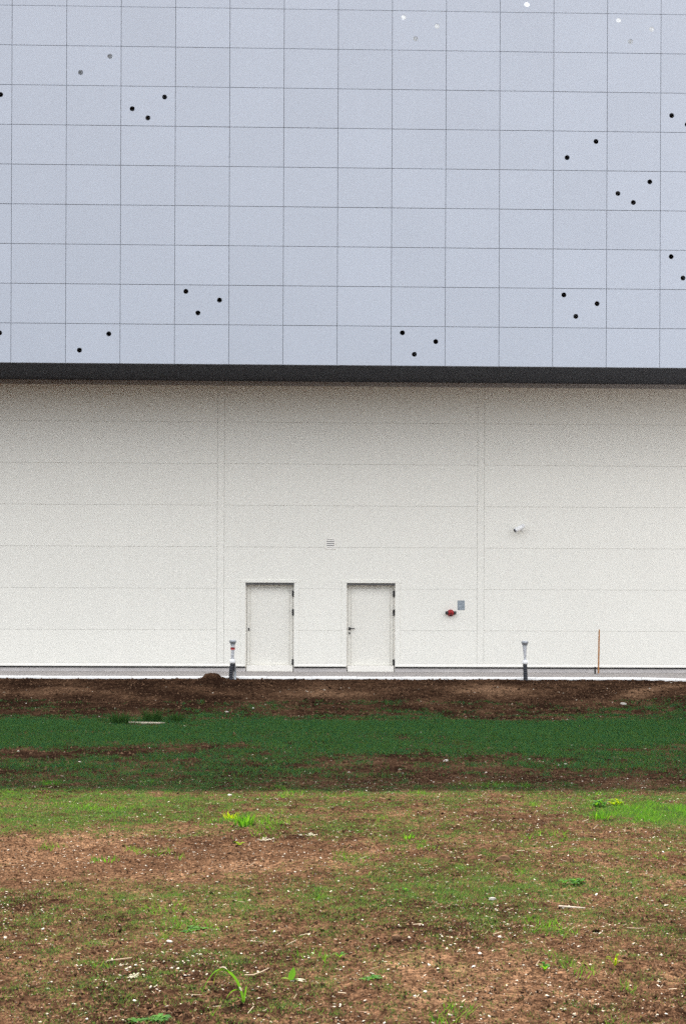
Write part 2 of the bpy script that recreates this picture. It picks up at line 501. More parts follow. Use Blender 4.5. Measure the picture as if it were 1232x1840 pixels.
CM = {'': clad_mesh('cladding_panel', []), 'A': clad_mesh('cladding_panel_holes', HA), 'B': clad_mesh('cladding_panel_holes', HB), 'C': clad_mesh('cladding_panel_holes', HC)}
holes_at = {(1,7):'C',(1,0):'C',(10,5):'C',(-1,6):'C',(-1,0):'C',(2,6):'B',(11,4):'B',(12,6):'B',(9,9):'B',(3,1):'A',(7,0):'A',(10,1):'A',(12,2):'A',(7,8):'A',(11,8):'A',
            (-3,3):'A',(14,1):'B',(13,10):'A',(4,10):'C',(-2,9):'A'}
for c in range(-4, 16):
    for r in range(NR):
        o = link('cladding_panel', CM[holes_at.get((c, r), '')], bld, (CX0 + c*CW, FRONT + random.uniform(-.0015, .0015), CZ0 + r*CH))
        o.rotation_euler = (R(random.uniform(-.12, .12)), 0, R(random.uniform(-.10, .10)))
ob = MB()
for c in list(range(-40, -4)) + list(range(16, 50)):
    for r in range(NR):
        x0, z0 = CX0 + c*CW, CZ0 + r*CH
        ob.box(x0+GAP/2, x0+CW-GAP/2, FRONT, FRONT+.02, z0+GAP/2, z0+CH-GAP/2)
tag(ob.build('cladding_panels', M['clad'], bld), kind='stuff')
XL, XR = CX0 - 40*CW, CX0 + 50*CW
sf = MB()                                             # rails behind every joint
for c in range(-40, 51):
    x0 = CX0 + c*CW
    sf.box(x0-.03, x0+.03, FRONT+.026, FRONT+.07, CZ0, TOP)
sf.build('support_rail', M['dark'], bld)
sf = MB()
for r in range(NR+1):
    z0 = CZ0 + r*CH
    sf.box(XL, XR, FRONT+.075, FRONT+.11, max(z0-.03, CZ0+.004), min(z0+.09, TOP))
sf.build('cross_rail', M['dark'], bld)
b_ = MB(); b_.box(XL, XR, FRONT+.62, FRONT+1.0, CZ0+.004, 15.36); b_.build('backing_wall', M['backing'], bld)
b_ = MB(); b_.box(XL, XR, FRONT+.11, FRONT+.615, 13.30, 13.36); b_.build('added_light_stop', M['dark'], bld)  # unseen shelf added to keep light out of the lower cavity
b_ = MB(); b_.box(XL, XR, FRONT+1.0, 45, 14.5, 14.8); b_.build('roof', M['roof'], bld)
b_ = MB()
nsof = 0
x = CX0 - 40*CW
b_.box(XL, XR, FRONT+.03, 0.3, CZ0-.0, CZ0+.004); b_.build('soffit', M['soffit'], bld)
b_ = MB(); b_.box(XL, XR, FRONT+.0225, FRONT+.0295, CZ0-.004, CZ0+.03); b_.build('drip_edge', M['dark'], bld)

# lower wall: bays of horizontal sandwich panels with upright joint strips
BAYS = [-2.089 + 6.257*k for k in range(-7, 9)]
DOORS = [(-1.488, -0.324, 2.142), (0.942, 2.109, 2.142)]
TRIM = 0.12
b_ = MB(); b_.box(XL, DOORS[0][0], .05, .3, .12, CZ0); b_.box(DOORS[0][1], DOORS[1][0], .05, .3, .12, CZ0); b_.box(DOORS[1][1], XR, .05, .3, .12, CZ0)
for d0, d1, dz in DOORS: b_.box(d0, d1, .05, .3, dz, CZ0)
b_.build('inner_wall', M['joint'], bld)
b_ = MB(); b_.box(XL, DOORS[0][0], .045, .31, -.1, .118); b_.box(DOORS[0][1], DOORS[1][0], .045, .31, -.1, .118); b_.box(DOORS[1][1], XR, .045, .31, -.1, .118)
b_.build('plinth', M['plinth'], bld)
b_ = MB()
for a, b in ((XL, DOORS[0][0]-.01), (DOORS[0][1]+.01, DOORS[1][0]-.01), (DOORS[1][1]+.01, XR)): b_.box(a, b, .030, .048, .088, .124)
b_.build('flashing_shade_strip', M['black'], bld)  # black strip drawn in as the shadow line under the base flashing
g = 0.0015
for bi in range(len(BAYS)-1):
    x0, x1 = BAYS[bi] + .084, BAYS[bi+1] - .084
    for r in range(7):
        z0, z1 = (0.20 if r == 0 else r + g), min(r + 1, CZ0 - .002) - (g if r < 6 else 0)
        cuts = [d for d in DOORS if x0 < d[0] < x1 and z0 < d[2]]
        y0 = random.uniform(-.001, .001)
        if not cuts:
            m_ = MB(); m_.bevel_box(x0, x1, y0, .049, z0, z1, .002); m_.build('wall_panel', M['white_wall'], bld)
        elif z1 <= 2.1:
            ed = [x0] + [v for d in cuts for v in (d[0], d[1])] + [x1]
            for a, b in zip(ed[::2], ed[1::2]):
                m_ = MB(); m_.bevel_box(a, b, y0, .049, z0, z1, .002); m_.build('wall_panel', M['white_wall'], bld)
        else:
            pl = [(x0, z0)]
            for d in cuts: pl += [(d[0], z0), (d[0], d[2]), (d[1], d[2]), (d[1], z0)]
            pl += [(x1, z0), (x1, z1), (x0, z1)]
            m_ = MB(); m_.prism_xz(pl, y0, .049); m_.build('wall_panel', M['white_wall'], bld)
for bx_ in BAYS:
    m_ = MB(); m_.bevel_box(bx_-.080, bx_+.080, -.003, .049, .20, CZ0-.003, .003); m_.build('joint_strip', M['white_wall'], bld)
m_ = MB(); m_.box(XL, XR, -.008, -.0035, 6.875, CZ0-.001); m_.build('soffit_shade_strip', M['top_strip'], bld)  # grey strip whose colour carries the shade fade below the soffit
# drip flashing along the wall foot
segs = [(XL, DOORS[0][0]-.125), (DOORS[0][1]+.125, DOORS[1][0]-.125), (DOORS[1][1]+.125, XR)]
segs = [(XL, DOORS[0][0]-.008), (DOORS[0][1]+.008, DOORS[1][0]-.008), (DOORS[1][1]+.008, XR)]
for a, b in segs:
    m_ = MB()
    prof = [(.04, .198), (-.004, .198), (-.022, .150), (-.022, .128), (.04, .128)]
    n = len(m_.v)
    m_.v = [(a, y, z) for y, z in prof] + [(b, y, z) for y, z in prof]
    m_.f = [(i, (i+1) % 5, 5+(i+1) % 5, 5+i) for i in range(5)] + [(4,3,2,1,0), (5,6,7,8,9)]
    m_.build('base_flashing', M['trim'], bld)

# doors
def make_door(d, with_lever):
    d0, d1, dz = d
    m_ = MB()
    ly = .165                                          # face of the leaf, set back in the reveal
    m_.box(d0+.030, d1-.030, ly, ly+.06, .155, dz-.045)
    leaf = m_.build('door', M['door'], bld)
    p_ = MB(); p_.bevel_box(d0+.116, d1-.116, ly-.009, ly-.001, .162, dz-.129, .003); p_.build('door_panel', M['door'], leaf)
    p_ = MB(); p_.box(d0+.104, d1-.104, ly-.0035, ly-.0005, .150, dz-.117); p_.build('gasket', M['joint'], leaf)
    f_ = MB()                                          # steel frame inside the opening
    f_.box(d0+.001, d0+.022, .115, .24, .002, dz-.004); f_.box(d1-.022, d1-.001, .115, .24, .002, dz-.004)
    f_.box(d0+.022, d1-.022, .125, .24, dz-.040, dz-.004)
    f_.build('door_frame', M['trim'], leaf)
    t_ = MB()                                          # folded trim round the opening, 10 mm proud
    t_.bevel_box(d0-TRIM, d0-.002, -.012, .04, .128, dz+.0, .004)
    t_.bevel_box(d1+.002, d1+TRIM, -.012, .04, .128, dz+.0, .004)
    t_.bevel_box(d0-TRIM-.012, d1+TRIM+.012, -.016, .04, dz+.001, dz+.075, .004)
    t_.build('door_trim', M['white_wall'], leaf)
    r_ = MB()                                          # reveal linings
    r_.box(d0-.0015, d0+.0005, -.008, .24, .1, dz); r_.box(d1-.0005, d1+.0015, -.008, .24, .1, dz); r_.box(d0, d1, -.008, .24, dz-.002, dz)
    r_.build('reveal', M['trim'], leaf)
    q_ = MB(); q_.box(d0+.002, d1-.002, .012, .112, dz-.052, dz-.003); q_.build('head_shade_strip', M['head_shade'], leaf)  # dark strip imitating the shadow under the door head
    s_ = MB(); s_.bevel_box(d0+.027, d1-.027, .03, .24, .002, .150, .006); s_.build('threshold', M['trim'], leaf)
    for hz in (1.885, 1.432, .228):
        h_ = MB(); h_.smooth = False
        h_.tube([(d1-.024, .095, hz-.075), (d1-.024, .095, hz+.075)], .021, 12)
        h_.box(d1-.050, d1-.004, .100, .113, hz-.07, hz+.07)
        h_.build('hinge', M['black'], leaf)
    x = d0 + .075
    if with_lever:
        h_ = MB(); h_.bevel_box(x-.022, x+.022, ly-.012, ly-.001, 1.0, 1.075, .003)
        h_.tube([(x, ly-.012, 1.045), (x, ly-.05, 1.045), (x+.02, ly-.055, 1.045), (x+.125, ly-.055, 1.043)], .012, 10)
        h_.build('handle', M['black'], leaf)
        h_ = MB(); h_.tube([(x, ly-.001, .935), (x, ly-.012, .935)], .021, 14); h_.box(x-.008, x+.008, ly-.012, ly-.001, .895, .92); h_.build('lock_plate', M['black'], leaf)
    else:
        h_ = MB(); h_.bevel_box(x-.016, x+.016, ly-.012, ly-.001, .975, 1.05, .003); h_.tube([(x, ly-.012, 1.025), (x, ly-.02, 1.025)], .010, 12); h_.build('lock_plate', M['black'], leaf)
    b2 = MB(); b2.box(d0-.01, d1+.01, .241, .29, -.05, dz+.01); b2.build('door_back', M['dark'], leaf)
    return leaf
dl = make_door(DOORS[0], False); dl['label'] = 'white steel door with only a small black lock plate'
dr = make_door(DOORS[1], True); dr['label'] = 'white steel door with a black lever handle'

# ------------------------------------------------------------------ things on the wall
v = empty('vent_grille', (.545, 0, 3.095), 'small white louvred vent grille on the wall above the two doors', 'vent')
m_ = MB(); m_.box(-.125,.125,-.010,-.0015,.095,.125); m_.box(-.125,.125,-.010,-.0015,-.145,-.10); m_.box(-.125,-.09,-.010,-.0015,-.10,.095); m_.box(.09,.125,-.010,-.0015,-.10,.095); m_.build('frame', M['trim'], v)
m_ = MB(); m_.box(-.09,.09,-.004,-.0015,-.10,.095); m_.build('backing', M['roof'], v)
for k in range(4):
    z = -.092 + k*.050
    m_ = MB(); m_.v = [(-.089,-.014,z),(.089,-.014,z),(.089,-.008,z+.026),(-.089,-.008,z+.026),(-.089,-.010,z),(.089,-.010,z),(.089,-.0045,z+.024),(-.089,-.0045,z+.024)]
    m_.f = [(0,1,2,3),(7,6,5,4),(0,4,5,1),(2,6,7,3),(1,5,6,2),(0,3,7,4)]
    m_.build('slat', M['trim'], v)

c_ = empty('security_camera', (5.10, 0, 3.45), 'white bullet security camera mounted on the wall right of the doors', 'camera')
ax = Vector((-.85, -.22, -.48)).normalized(); mid = Vector((-.02, -.17, .03))
m_ = MB(); m_.smooth = True; m_.tube([mid-ax*.135, mid-ax*.128, mid+ax*.12, mid+ax*.126], [.035, .054, .054, .050], 18); m_.build('body', M['white_plastic'], c_)
m_ = MB(); m_.smooth = True; m_.tube([mid+ax*.1262, mid+ax*.146, mid+ax*.147], [.050, .048, .044], 18); m_.build('front_ring', M['steel'], c_)
m_ = MB(); m_.tube([mid+ax*.1472, mid+ax*.150], .034, 16); m_.build('lens_glass', M['black'], c_)
m_ = MB(); m_.smooth = True; m_.tube([(.06,-.002,-.0),(.06,-.02,0),(.05,-.09,-.0),(.03,-.15,.02)], [.045,.03,.02,.02], 12); m_.build('bracket', M['white_plastic'], c_)

f_ = empty('fire_hose_inlet', (3.446, 0, 1.43), 'red twin fire hose inlet with black caps low on the wall', 'fire inlet')
m_ = MB(); m_.smooth = True
m_.tube([(0,-.002,0),(0,-.012,0),(0,-.014,0),(0,-.06,-.0),(0,-.09,-.005),(0,-.105,-.01)], [.085,.085,.055,.062,.05,.02], 18); m_.build('body', M['red'], f_)
for s in (-1, 1):
    m_ = MB(); m_.smooth = True; m_.tube([(s*.035,-.055,-.0),(s*.085,-.08,.002)], [.042,.042], 14); m_.build('outlet', M['red'], f_)
    m_ = MB(); m_.tube([(s*.086,-.080,.002),(s*.118,-.096,.003)], [.046,.042], 14); m_.build('cap', M['black'], f_)
m_ = MB(); m_.smooth = True; m_.tube([(0,-.06,-.045),(0,-.065,-.085)], [.028,.014], 10); m_.build('drain_plug', M['black'], f_)

p_ = empty('notice_plate', (3.70, 0, 1.618), 'small grey notice plate above the red hose inlet', 'sign')
mm, nt, bb = new_mat('grey_notice_print')
N, L = nt.nodes.new, nt.links.new
tc = N('ShaderNodeTexCoord'); mp = N('ShaderNodeMapping'); mp.inputs['Scale'].default_value = (9, 1, 34)
L(tc.outputs['Object'], mp.inputs['Vector'])
nz = N('ShaderNodeTexNoise'); nz.inputs['Scale'].default_value = 1.6; nz.inputs['Detail'].default_value = 3
L(mp.outputs[0], nz.inputs['Vector'])
rp = N('ShaderNodeValToRGB'); rp.color_ramp.elements[0].position = .42; rp.color_ramp.elements[0].color = (.20,.24,.27,1); rp.color_ramp.elements[1].position = .62; rp.color_ramp.elements[1].color = (.36,.40,.43,1)
L(nz.outputs[0], rp.inputs['Fac']); L(rp.outputs[0], bb.inputs['Base Color']); bb.inputs['Roughness'].default_value = .5
m_ = MB(); m_.bevel_box(-.087,.087,-.006,-.0015,-.116,.116,.002); m_.build('plate', mm, p_)
for sx in (-1,1):
    for sz in (-1,1):
        m_ = MB(); m_.tube([(sx*.074,-.006,sz*.103),(sx*.074,-.010,sz*.103)], .006, 8); m_.build('screw', M['steel'], p_)

# ------------------------------------------------------------------ posts and stake
def post(x, y, label, red, lean, bend):
    z0 = -.06
    t = empty('cable_post', (x, y, z0), label, 'post', 'unfinished cable posts along the kerb')
    # conduit rising from the soil
    n = 26; pts = []; rad = []
    for i in range(n):
        s = i/(n-1); pts.append((lean*s*.35 + bend*math.sin(math.pi*s), 0, -.12 + .50*s)); rad.append(.052 if i % 2 else .044)
    m_ = MB(); m_.tube(pts, rad, 14); m_.build('conduit', M['conduit'], t)
    xe = pts[-1][0]
    if red:
        m_ = MB(); m_.smooth = True; m_.tube([(xe+.055,.03,-.1),(xe+.06,.03,.15),(xe+.035,.03,.39)], .030, 12); m_.build('grey_pipe', M['steel'], t)
    m_ = MB(); m_.smooth = True; m_.tube([(xe,0,.368),(xe+.002,0,.372),(xe+.004,0,.41),(xe+.004,0,.455),(xe+.004,0,.460)], [.050,.062,.064,.060,.046], 16); m_.build('collar', M['white_plastic'], t)
    # wrapped riser, wider towards the head
    k = 14; pts = []; rad = []
    for i in range(k):
        s = i/(k-1); pts.append((xe+.004 + lean*.25*s + random.uniform(-.004,.004), 0, .458 + .325*s)); rad.append((.034 if red else .026) + (.010 if red else .022)*s + random.uniform(-.004,.004))
    m_ = MB(); m_.smooth = True; m_.tube(pts, rad, 12); w = m_.build('riser', M['film'], t)
    xt = pts[-1][0]
    if red:
        m_ = MB(); m_.smooth = True; m_.tube([(xt-.001,0,.672),(xt-.001,0,.725)], [.049,.051], 14); m_.build('red_tape', M['red'], t)
    m_ = MB(); m_.smooth = True; m_.tube([(xt,0,.772),(xt,0,.80),(xt,0,.845),(xt,0,.872),(xt,0,.880)], [.046,.056,.078,.080,.070], 18); m_.build('head', M['steel'], t)
    m_ = MB(); m_.tube([(xt,0,.8805),(xt,0,.893)], [.068,.05], 16); m_.build('cap', M['film'], t)
    return t
post(-1.67, -2.66, 'pipe post with red tape band rising from the soil left of the doors', True, .03, -.022)
post(4.86, -2.66, 'dark-topped pipe post without tape standing at the kerb right of the doors', False, -.05, .004)

s_ = empty('wooden_stake', (6.90, -.70, 0), 'thin orange-brown wooden stake standing near the wall', 'stake')
m_ = MB(); m_.tube([(-.012,0,0),(-.006,0,.4),(.0,0,.8),(.004,.0,1.02),(.0045,0,1.07)], [.019,.019,.018,.017,.006], 8); m_.build('shaft', M['stake'], s_)
m_ = MB(); m_.tube([(-.012,0,.002),(-.012,0,.012)], [.05,.045], 10); m_.build('foot_plate', M['steel'], s_)
o_ = empty('pipe_stub', (6.825, -.62, 0), 'short black pipe stub beside the foot of the wooden stake', 'pipe')
m_ = MB(); m_.tube([(0,0,0),(0,0,.16)], .019, 12); m_.build('pipe', M['black'], o_)
m_ = MB(); m_.tube([(0,0,.1605),(0,0,.168)], [.023,.02], 12); m_.build('cap', M['black'], o_)

# ------------------------------------------------------------------ plants one can pick out
def gz(x, y): return float(ground_z(np.array([x]), np.array([y]))[0])
def tuft_mesh(name, mat, nb, h, spread, width, seed, lean=0.5):
    rr = random.Random(seed); m_ = MB()
    for i in range(nb):
        a = rr.uniform(0, 2*math.pi); rad = spread*math.sqrt(rr.random())
        bx, by = rad*math.cos(a)*.7, rad*math.sin(a)*.7
        hh = h*rr.uniform(.5, 1.0); ln = lean*rr.uniform(.3, 1.2)*hh
        a2 = a + rr.uniform(-.8, .8)
        pts = []
        for s in (0, .35, .7, 1.0):
            pts.append((bx + math.cos(a2)*ln*s*s, by + math.sin(a2)*ln*s*s, -.01 + hh*(s - .25*s*s*lean)))
        w = width*rr.uniform(.7, 1.2)
        m_.ribbon(pts, [w*.8, w, w*.7, w*.08], (-math.sin(a2), math.cos(a2), 0), .35)
    return m_.mesh(name, mat)
def rosette(m_, rr, n, L_, W_, up, cx=0, cy=0):
    for i in range(n):
        a = 2*math.pi*i/n + rr.uniform(-.5, .5); ll = L_*rr.uniform(.6, 1.1); u = up*rr.uniform(.5, 1.2)
        pts = [(cx + math.cos(a)*ll*s, cy + math.sin(a)*ll*s, u*ll*math.sin(s*2.2)) for s in (0, .25, .5, .75, 1.0)]
        w = W_*rr.uniform(.8, 1.2)
        m_.ribbon(pts, [w*.25, w*.8, w, w*.75, w*.06], (-math.sin(a), math.cos(a), 0), .25)
def rosette_mesh(name, mat, n, L_, W_, up, seed, heads=1, sp=0.0):
    rr = random.Random(seed); m_ = MB()
    for k in range(heads): rosette(m_, rr, n, L_, W_, up, rr.uniform(-sp, sp), rr.uniform(-sp*.6, sp*.6))
    return m_.mesh(name, mat)
def put(name, me, x, y, label, cat, group=None, dz=0.0):
    o = link(name, me, None, (x, y, gz(x, y) + dz)); tag(o, label, cat, group); return o
G1 = 'weeds scattered over the field'
put('weed_clump', tuft_mesh('weed_clump', M['weed'], 70, .15, .13, .010, 21), -.566, -21.6, 'bright green leafy clump, largest in the sunlit strip left of centre', 'plant', G1)
put('weed_clump', tuft_mesh('weed_clump', M['yellow_leaf'], 26, .11, .09, .010, 22), -.70, -21.22, 'yellow-green sprig just behind the bright clump left of centre', 'plant', G1)
put('weed_mat', rosette_mesh('weed_mat', M['weed'], 7, .05, .022, .25, 23, 5, .08), -.677, -25.9, 'flat bright green weed mat alone on bare soil in the left foreground', 'plant', G1)
put('weed_mat', rosette_mesh('weed_mat', M['weed'], 8, .05, .02, .25, 24, 6, .08), -.70, -27.82, 'green weed mat cut by the bottom edge left of centre', 'plant', G1)
put('weed_clump', tuft_mesh('weed_clump', M['weed'], 45, .07, .17, .007, 25), -1.54, -23.5, 'low green weed clump in the bare brown band at the left', 'plant', G1)
put('weed_clump', tuft_mesh('weed_clump', M['weed'], 30, .09, .07, .009, 26), .861, -22.4, 'small dark-footed tuft right of centre in the far sunlit strip', 'plant', G1)
put('weed_mat', rosette_mesh('weed_mat', M['weed'], 7, .06, .022, .35, 27, 4, .08), 1.842, -24.58, 'low yellow-green weed mat in the right middle of the field', 'plant', G1)
put('weed_mat', rosette_mesh('weed_mat', M['weed'], 7, .04, .016, .3, 28, 4, .06), .352, -27.2, 'thin light green weed mat right of centre near the bottom', 'plant', G1)
put('seedling', rosette_mesh('seedling', M['weed'], 6, .05, .018, .9, 29), 1.24, -27.0, 'small upright green seedling in the lower right foreground', 'plant', G1)
put('seedling', rosette_mesh('seedling', M['yellow_leaf'], 6, .05, .014, 1.1, 30), 1.627, -26.9, 'yellow-green seedling farthest right in the foreground', 'plant', G1)
put('seedling', rosette_mesh('seedling', M['weed'], 5, .05, .016, .8, 31), .181, -26.7, 'pale green seedling near the middle of the foreground', 'plant', G1)
put('seedling', rosette_mesh('seedling', M['yellow_leaf'], 8, .05, .02, .5, 32), -.544, -22.8, 'little yellow-green rosette in front of the bright clump', 'plant', G1)
put('weed_mat', rosette_mesh('weed_mat', M['weed'], 6, .035, .014, .4, 33, 3, .06), .657, -24.75, 'tiny green weed mat at the middle of the field', 'plant', G1)
put('dry_weed', rosette_mesh('dry_weed', M['dry_leaf'], 6, .035, .012, .5, 34, 4, .1), -.30, -22.54, 'whitish dry weed beside the little yellow-green rosette', 'plant', G1)
put('dry_weed', rosette_mesh('dry_weed', M['dry_leaf'], 6, .03, .010, .6, 35, 4, .1), .02, -22.3, 'whitish dry weed right of the other dry weed', 'plant', G1)
put('dry_weed', rosette_mesh('dry_weed', M['dry_leaf'], 6, .028, .009, .5, 36, 4, .06), -.86, -27.05, 'pale dry weed in the left foreground', 'plant', G1)
put('weed_clump', rosette_mesh('weed_clump', M['weed'], 9, .08, .03, .9, 37, 3, .1), 2.88, -20.36, 'leafy weed at the left end of the lush patch at right', 'plant', G1)
put('weed_clump', rosette_mesh('weed_clump', M['yellow_leaf'], 9, .08, .03, .9, 38, 2, .08), 3.08, -20.27, 'yellow-green leafy weed in the back of the lush patch at right', 'plant', G1)
put('weed_clump', tuft_mesh('weed_clump', M['weed'], 60, .12, .13, .009, 39), 2.70, -21.32, 'thick grass tuft at the front left of the lush patch at right', 'plant', G1)
put('grass_tuft', tuft_mesh('grass_tuft', M['dark_weed'], 110, .30, .22, .014, 40), -3.22, -9.75, 'dark green tuft left of the pale batten in the shade', 'plant', G1)
put('grass_tuft', tuft_mesh('grass_tuft', M['dark_weed'], 110, .32, .22, .014, 41), -2.72, -9.2, 'dark green tuft right behind the pale batten in the shade', 'plant', G1)
put('grass_tuft', tuft_mesh('grass_tuft', M['dark_weed'], 80, .24, .18, .014, 42), -2.30, -9.3, 'dark green tuft right of the pale batten in the shade', 'plant', G1)

# fallen-over grass plant with arching leaves
ag = empty('arching_grass', (-.296, -27.62, gz(-.296, -27.62)), 'long grass plant bent over in an arch in the left foreground', 'plant', G1)
def arc(pts_, n=14):
    p0, p1, p2, p3 = [Vector(p) for p in pts_]; out = []
    for i in range(n):
        t = i/(n-1); out.append(p0*(1-t)**3 + p1*3*t*(1-t)**2 + p2*3*t*t*(1-t) + p3*t**3)
    return out
def leaf_obj(name, ctrl, w, side, mat, parent, curl=.5):
    p = arc(ctrl); n = len(p); m_ = MB()
    m_.ribbon(p, [w*(.45 + .55*math.sin(math.pi*min(1, .12+.88*(i/(n-1))))) if i < n-1 else w*.05 for i in range(n)], side, curl)
    return m_.build(name, mat, parent)
leaf_obj('stem_leaf', [(0,0,-.01),(-.012,.02,.085),(-.055,.03,.16),(-.115,.02,.155)], .020, (.5,-.6,.45), M['weed'], ag)
leaf_obj('leaf', [(-.075,.03,.150),(-.125,.02,.185),(-.165,0,.13),(-.20,-.01,.045)], .015, (.3,-.8,.3), M['weed'], ag)
leaf_obj('leaf', [(-.098,.02,.155),(-.120,.01,.165),(-.135,-.005,.13),(-.14,-.01,.095)], .010, (.3,-.8,.3), M['yellow_leaf'], ag)
leaf_obj('leaf', [(-.012,.01,.06),(-.04,0,.075),(-.06,-.01,.065),(-.08,-.02,.03)], .014, (.2,-.8,.4), M['weed'], ag)
leaf_obj('leaf', [(0,0,0),(-.02,-.01,.04),(-.03,-.02,.05),(-.05,-.03,.02)], .012, (.2,-.8,.4), M['weed'], ag)
leaf_obj('leaf', [(0,0,0),(.005,0,.04),(.008,0,.06),(.015,-.01,.09)], .010, (.9,-.3,.1), M['weed'], ag)
leaf_obj('dry_sheath', [(-.08,.027,.155),(-.092,.022,.170),(-.10,.02,.172),(-.115,.018,.166)], .014, (.3,-.7,.5), M['dry_leaf'], ag)
leaf_obj('dry_sheath', [(-.012,.004,.060),(-.014,.0,.066),(-.017,-.004,.074),(-.020,-.004,.084)], .014, (.6,-.7,.3), M['dry_leaf'], ag)

bw = empty('two_leaf_weed', (-.075, -27.17, gz(-.075, -27.17)), 'broad-leaved weed with one yellow-green and one upright dark leaf', 'plant', G1)
def broad_leaf(name, a, up, ll, w, mat):
    m_ = MB(); n = 8
    pts = [(math.cos(a)*ll*s*math.cos(up), math.sin(a)*ll*s*math.cos(up), ll*math.sin(up)*s - .25*ll*s*s*math.cos(up)) for s in np.linspace(0, 1, n)]
    ws = [w*v for v in (.15, .7, .98, 1.0, .88, .66, .36, .04)]
    m_.ribbon(pts, ws, (-math.sin(a), math.cos(a), 0) if up < .9 else (1, .3, 0), .22); m_.build(name, mat, bw)
broad_leaf('leaf', 3.3, .45, .060, .036, M['yellow_leaf'])
broad_leaf('leaf', 1.0, 1.25, .072, .038, M['weed'])
broad_leaf('leaf', -.1, .30, .05, .022, M['weed'])
broad_leaf('dry_leaf', -.35, .18, .085, .022, M['dry_leaf'])
broad_leaf('dry_leaf', .15, .2, .09, .020, M['dry_leaf'])
broad_leaf('dry_leaf', -1.3, .08, .045, .02, M['dry_leaf'])

# twigs, batten, stones
def lying(name, pts, rad, mat, label, cat):
    m_ = MB(); P = [(x, y, gz(x, y) + h_) for x, y, h_ in pts]
    c0 = P[0]; m_.tube([tuple(np.subtract(p, c0)) for p in P], rad, 7)
    o = m_.build(name, mat, None, c0); tag(o, label, cat); return o
lying('twig', [(-.315,-27.06,.008),(-.27,-27.05,.012),(-.23,-27.02,.014),(-.195,-26.94,.020)], [.003,.0035,.003,.002], M['straw'], 'curved pale twig lying right of the arching grass', 'twig')
lying('stick', [(1.60,-25.36,.010),(1.68,-25.39,.014),(1.76,-25.41,.010)], [.006,.006,.004], M['batten'], 'pale straight stick lying on soil in the right middle of the field', 'stick')
lying('straw_stalk', [(-1.07,-26.69,.008),(-1.0,-26.67,.010),(-.94,-26.65,.008)], .003, M['straw'], 'pale straw stalk lying in the left foreground', 'straw')
lying('straw_stalk', [(2.02,-25.9,.008),(1.97,-25.95,.012),(1.90,-25.96,.008)], .003, M['straw'], 'pale straw stalk near the right edge of the field', 'straw')
m_ = MB(); m_.box(-.33,.33,-.03,.03,-.03,.022)
bt = m_.build('timber_batten', M['batten'], None, (-2.78, -9.60, gz(-2.78, -9.60)+.012)); bt.rotation_euler = (R(4), R(1), R(2))
tag(bt, 'pale flat timber batten half buried in the shaded grass', 'batten')
def stone_mesh(seed, s=1.0):
    import bmesh
    bm = bmesh.new(); bmesh.ops.create_icosphere(bm, subdivisions=2, radius=.5); rr = random.Random(seed)
    ph = [rr.uniform(0, 6) for _ in range(6)]
    for v_ in bm.verts:
        c = v_.co; k = 1 + .22*math.sin(5*c.x+ph[0]) + .2*math.sin(6*c.y+ph[1]) + .15*math.sin(7*c.z+ph[2]) + rr.uniform(-.06,.06)
        v_.co = Vector((c.x*k, c.y*k*.75, c.z*k*.55))
    me = bpy.data.meshes.new('stone'); bm.to_mesh(me); bm.free(); me.materials.append(M['stone']); return me
SM = [stone_mesh(50+i) for i in range(4)]
stones = [(1.222,-25.06,.040,'flat pale stone on bare soil right of the centre of the field'),
          (-.778,-26.22,.035,'pale stone in the left foreground between flat weed mats'),
          (6.27,-6.25,.115,'large white stone high on the soil bank at right'),
          (-1.507,-7.42,.075,'pale flat stone at the foot of the soil bank below the taped post'),
          (1.787,-16.0,.07,'pale stone in the shaded grass right of centre'),
          (-.797,-19.54,.055,'white stone just inside the sunlight left of centre'),
          (.883,-26.87,.030,'white pebble in the right foreground'),
          (.584,-27.4,.024,'rounded white pebble nearest the bottom edge'),
          (-1.03,-6.9,.06,'white stone on the bank right of the flat pale stone')]
for i, (x, y, s, lab) in enumerate(stones):
    o = link('stone', SM[i % 4], None, (x, y, gz(x, y) + s*.12)); o.scale = (s*1.25, s*.9, s*.7); o.rotation_euler = (0, 0, random.uniform(0, 6)); tag(o, lab, 'stone', 'pale stones lying on the field')
cm = [stone_mesh(70+i) for i in range(2)]
for me in cm: me.materials[0] = M['clod']
for i, (x, y, s, lab) in enumerate([(1.474,-23.69,.09,'dark soil clod standing proud in the right middle of the field'), (.514,-26.27,.06,'dark soil clod at the centre of the foreground')]):
    o = link('soil_clod', cm[i], None, (x, y, gz(x, y) + s*.15)); o.scale = (s, s, s*1.2); tag(o, lab, 'clod')

